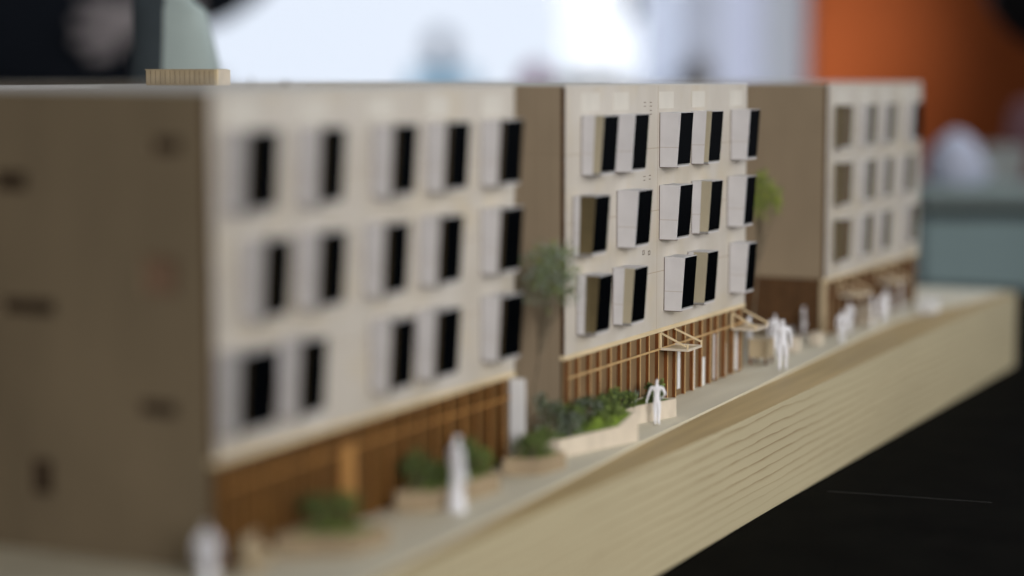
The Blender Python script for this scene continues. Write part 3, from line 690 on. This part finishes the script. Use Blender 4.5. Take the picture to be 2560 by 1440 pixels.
# things on the sill
m = MB(); m.lathe([(24, 0), (30, 12), (28, 46), (14, 62), (4, 66)], 18); o = m.build('pink_bowl', mat('pink_glaze', (.85, .12, .45), .4), None, room(44, 3860, 100.2)); tag(o, 'small pink pot on the window sill just above the model roof', 'pot')
m = MB(); m.lathe([(24, 0), (34, 20), (36, 45), (20, 66), (15, 74), (19, 80)], 18); o = m.build('grey_vase', mat('grey_glaze', (.33, .33, .35), .4), None, room(352, 3840, 100.2)); tag(o, 'grey vase on the window sill before the grey curtain strip', 'vase')
m = MB(); m.lathe([(50, 0), (66, 10), (68, 38), (64, 42)], 20); o = m.build('shallow_tray', mat('greenish_tray', (.40, .42, .38), .5), None, room(150, 3845, 100.2)); tag(o, 'shallow grey green tray on the window sill', 'tray')
# walls
pw = rempty('partition_wall', 579, 3990, -790); tag(pw, 'plain orange wall in the right background', 'wall')
m = MB(); m.hexa([(0, 0, 0), (1600, -900, 0), (1640, -840, 0), (20, 60, 0), (0, 0, 3000), (1600, -900, 3000), (1640, -840, 3000), (20, 60, 3000)])
m.build('panel', mat('orange_paint', (.52, .12, .028), .7, .05, 3), pw)
dw = rempty('dark_wall', -805, 4000, -790); tag(dw, 'dark wall behind the navy clad person at the upper left', 'wall')
m = MB(); m.box(-2500, -2, -40, 40, 0, 3000); m.build('panel', mat('dark_wall_paint', (.02, .022, .024), .8), dw)

def clothed(label, lat, fwd, zfoot, h, rz, J, cloth, skin, hair, trousers=None, top=True):
    me, P = figure_mesh('person', h, J, True); me.materials.clear(); me.materials.append(skin)
    o = bpy.data.objects.new('person', me); col.objects.link(o); o.location = room(lat, fwd, zfoot)*S; o.rotation_euler.z = YAW-math.pi/2+rz
    tag(o, label, 'person')
    V = lambda k: Vector(P[k])*h
    # jumper: torso and sleeves skinned a little outside the body
    def skinned(name, pts, edges, rad, mtl):
        ks = list(pts); me2 = bpy.data.meshes.new(name); me2.from_pydata([Vector(P[k]) if k in P else Vector(k) for k in ks], [(ks.index(a), ks.index(b)) for a, b in edges], [])
        q = bpy.data.objects.new(name, me2); col.objects.link(q); q.modifiers.new('s', 'SKIN'); sk = me2.skin_vertices[0].data
        for i, k in enumerate(ks): sk[i].radius = rad[k]
        sk[0].use_root = True; q.modifiers.new('d', 'SUBSURF').levels = 2; q.modifiers['d'].render_levels = 2
        bpy.context.view_layer.update(); nm = bpy.data.meshes.new_from_object(q.evaluated_get(bpy.context.evaluated_depsgraph_get())); bpy.data.objects.remove(q)
        nm.transform(Matrix.Scale(h*S, 4)); nm.materials.clear(); nm.materials.append(mtl)
        for p in nm.polygons: p.use_smooth = True
        c = bpy.data.objects.new(name, nm); col.objects.link(c); c.parent = o
    skinned('jumper', ['bel', 'pel', 'che', 'nec0', 'shl', 'ell', 'wrl', 'shr', 'elr', 'wrr'], [('pel', 'bel'), ('bel', 'che'), ('che', 'nec0'), ('che', 'shl'), ('shl', 'ell'), ('ell', 'wrl'), ('che', 'shr'), ('shr', 'elr'), ('elr', 'wrr')],
            {'pel': (.105, .09), 'bel': (.105, .088), 'che': (.115, .088), 'nec0': (.062, .055), 'shl': (.058, .058), 'ell': (.045, .045), 'wrl': (.032, .032), 'shr': (.058, .058), 'elr': (.045, .045), 'wrr': (.032, .032)}, cloth)
    skinned('trousers', ['pel', 'hil', 'knl', 'anl', 'hir', 'knr', 'anr'], [('pel', 'hil'), ('hil', 'knl'), ('knl', 'anl'), ('pel', 'hir'), ('hir', 'knr'), ('knr', 'anr')],
            {'pel': (.095, .082), 'hil': (.085, .078), 'knl': (.058, .058), 'anl': (.042, .042), 'hir': (.085, .078), 'knr': (.058, .058), 'anr': (.042, .042)}, trousers or cloth)
    hm = MB(); c = V('hea')
    for i in range(9):
        for j in range(16):
            def pt(i, j):
                a = math.pi*.86*i/9; t = 2*math.pi*j/16
                return (c.x+h*.056*math.sin(a)*math.cos(t), c.y+h*.026+h*.066*math.sin(a)*math.sin(t), c.z+h*.022+h*.068*math.cos(a))
            hm.quad([pt(i, j), pt(i+1, j), pt(i+1, j+1), pt(i, j+1)], 0, True)
    hm.build('hair', hair, o)
    return o
skin = mat('skin', (.55, .40, .33), .55, .05); palehand = mat('pale_skin', (.55, .5, .52), .55, .05)
navy = mat('navy_cloth', (.012, .017, .028), .85); darkhair = mat('dark_hair', (.012, .011, .013), .6, .2, 60)
clothed('person in dark navy clothes at the upper left, pale hand at the waist', -655, 3000, -790, 1720, 0,
        {'elr': (.165, .03, .66), 'wrr': (.115, -.11, .60), 'har': (.075, -.135, .585), 'wrl': (-.155, -.03, .485)}, navy, palehand, darkhair)
clothed('seated person at the right edge, dark hair and dusty pink jumper', 625, 2150, -1085, 1450, DEG(75),
        {'hil': (-.06, -.06, .50), 'hir': (.06, -.06, .50), 'knl': (-.09, -.28, .49), 'knr': (.09, -.28, .49), 'anl': (-.09, -.27, .22), 'anr': (.09, -.27, .22), 'tol': (-.095, -.36, .19), 'tor': (.095, -.36, .19)},
        mat('dusty_pink_cloth', (.30, .12, .13), .85), skin, darkhair, navy)
clothed('far person outside the window in a light blue shirt, washed out by daylight', -515, 15000, -1249, 1740, DEG(30), None,
        mat('light_blue_cloth', (.33, .68, .95), .8), mat('far_skin', (.26, .27, .33), .6), mat('far_hair', (.13, .14, .19), .6), mat('pale_trousers', (.45, .6, .85), .8))
# grey green bag behind the roof box
bag = rempty('fabric_bag', -184.5, 1110, -49.5); tag(bag, 'grey green fabric bag, painted shade on its left, cut top corner behind the roof box', 'bag')
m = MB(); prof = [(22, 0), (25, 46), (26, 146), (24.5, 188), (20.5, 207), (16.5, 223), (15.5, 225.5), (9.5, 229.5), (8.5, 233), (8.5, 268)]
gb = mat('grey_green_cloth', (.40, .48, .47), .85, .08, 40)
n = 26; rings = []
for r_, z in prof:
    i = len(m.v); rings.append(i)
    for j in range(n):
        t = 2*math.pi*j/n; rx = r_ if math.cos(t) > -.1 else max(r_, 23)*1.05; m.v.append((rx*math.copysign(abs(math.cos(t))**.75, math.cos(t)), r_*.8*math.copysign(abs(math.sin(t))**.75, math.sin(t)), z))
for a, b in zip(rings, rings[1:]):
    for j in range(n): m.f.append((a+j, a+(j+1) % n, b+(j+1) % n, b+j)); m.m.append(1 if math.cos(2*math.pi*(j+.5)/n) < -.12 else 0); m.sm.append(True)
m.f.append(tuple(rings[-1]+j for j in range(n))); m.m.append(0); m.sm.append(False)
m.build('body', [gb, mat('bag_side_shade', (.05, .065, .075), .85, .1, 40)], bag)  # dark left faces: side shading put into the cloth colour
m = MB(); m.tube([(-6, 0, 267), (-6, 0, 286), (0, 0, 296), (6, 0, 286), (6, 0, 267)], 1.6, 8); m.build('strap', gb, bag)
# teal box with paper on it at the right
tz = -49.5
tbx = rempty('storage_cabinet', 478, 1900, -790); tag(tbx, 'teal grey cabinet with painted shade under its top at the right behind the model', 'cabinet')
teal = mat('teal_card', (.29, .40, .42), .6, .06, 20)
m = MB(); m.box(-87, 160, 0, 140, 0, 795); m.build('body', teal, tbx, bevel=2)
m = MB(); m.box(-84, 157, 4, 136, 795.1, 808); m.build('top_shade', mat('painted_gap_shade', (.02, .022, .02), .8), tbx)  # dark block in place of the shade under the lid
m = MB(); m.box(-90, 163, -4, 144, 808.1, 825); m.build('top', mat('teal_lid', (.32, .40, .40), .6, .06, 20), tbx, bevel=2)
tz = 35.1-107.5
m = MB(); m.lathe([(25, 0), (30, 10), (27, 26), (19, 40), (9, 49), (2, 52)], 26, 0, (0, 0), lambda t, z: 1+.10*math.sin(3*t+z*.2)+.07*math.sin(7*t-z*.35))
o = m.build('crumpled_cloth', mat('white_paper', (.62, .66, .82), .7, .04, 60), None, room(432, 1950, tz+107.5), bevel=0); o.rotation_euler.z = YAW-math.pi/2
tag(o, 'crumpled white cloth heaped on the teal cabinet top', 'cloth')
m = MB(); m.box(-30, 40, -2, 30, 0, 31); m.box(-26, 36, 2, 26, 31.02, 36)
o = m.build('grey_tub', mat('grey_tub', (.33, .35, .34), .6), None, room(497, 1985, tz+107.5), bevel=2); o.rotation_euler.z = YAW-math.pi/2
tag(o, 'grey tub beside the white cloth on the teal cabinet top', 'tub')
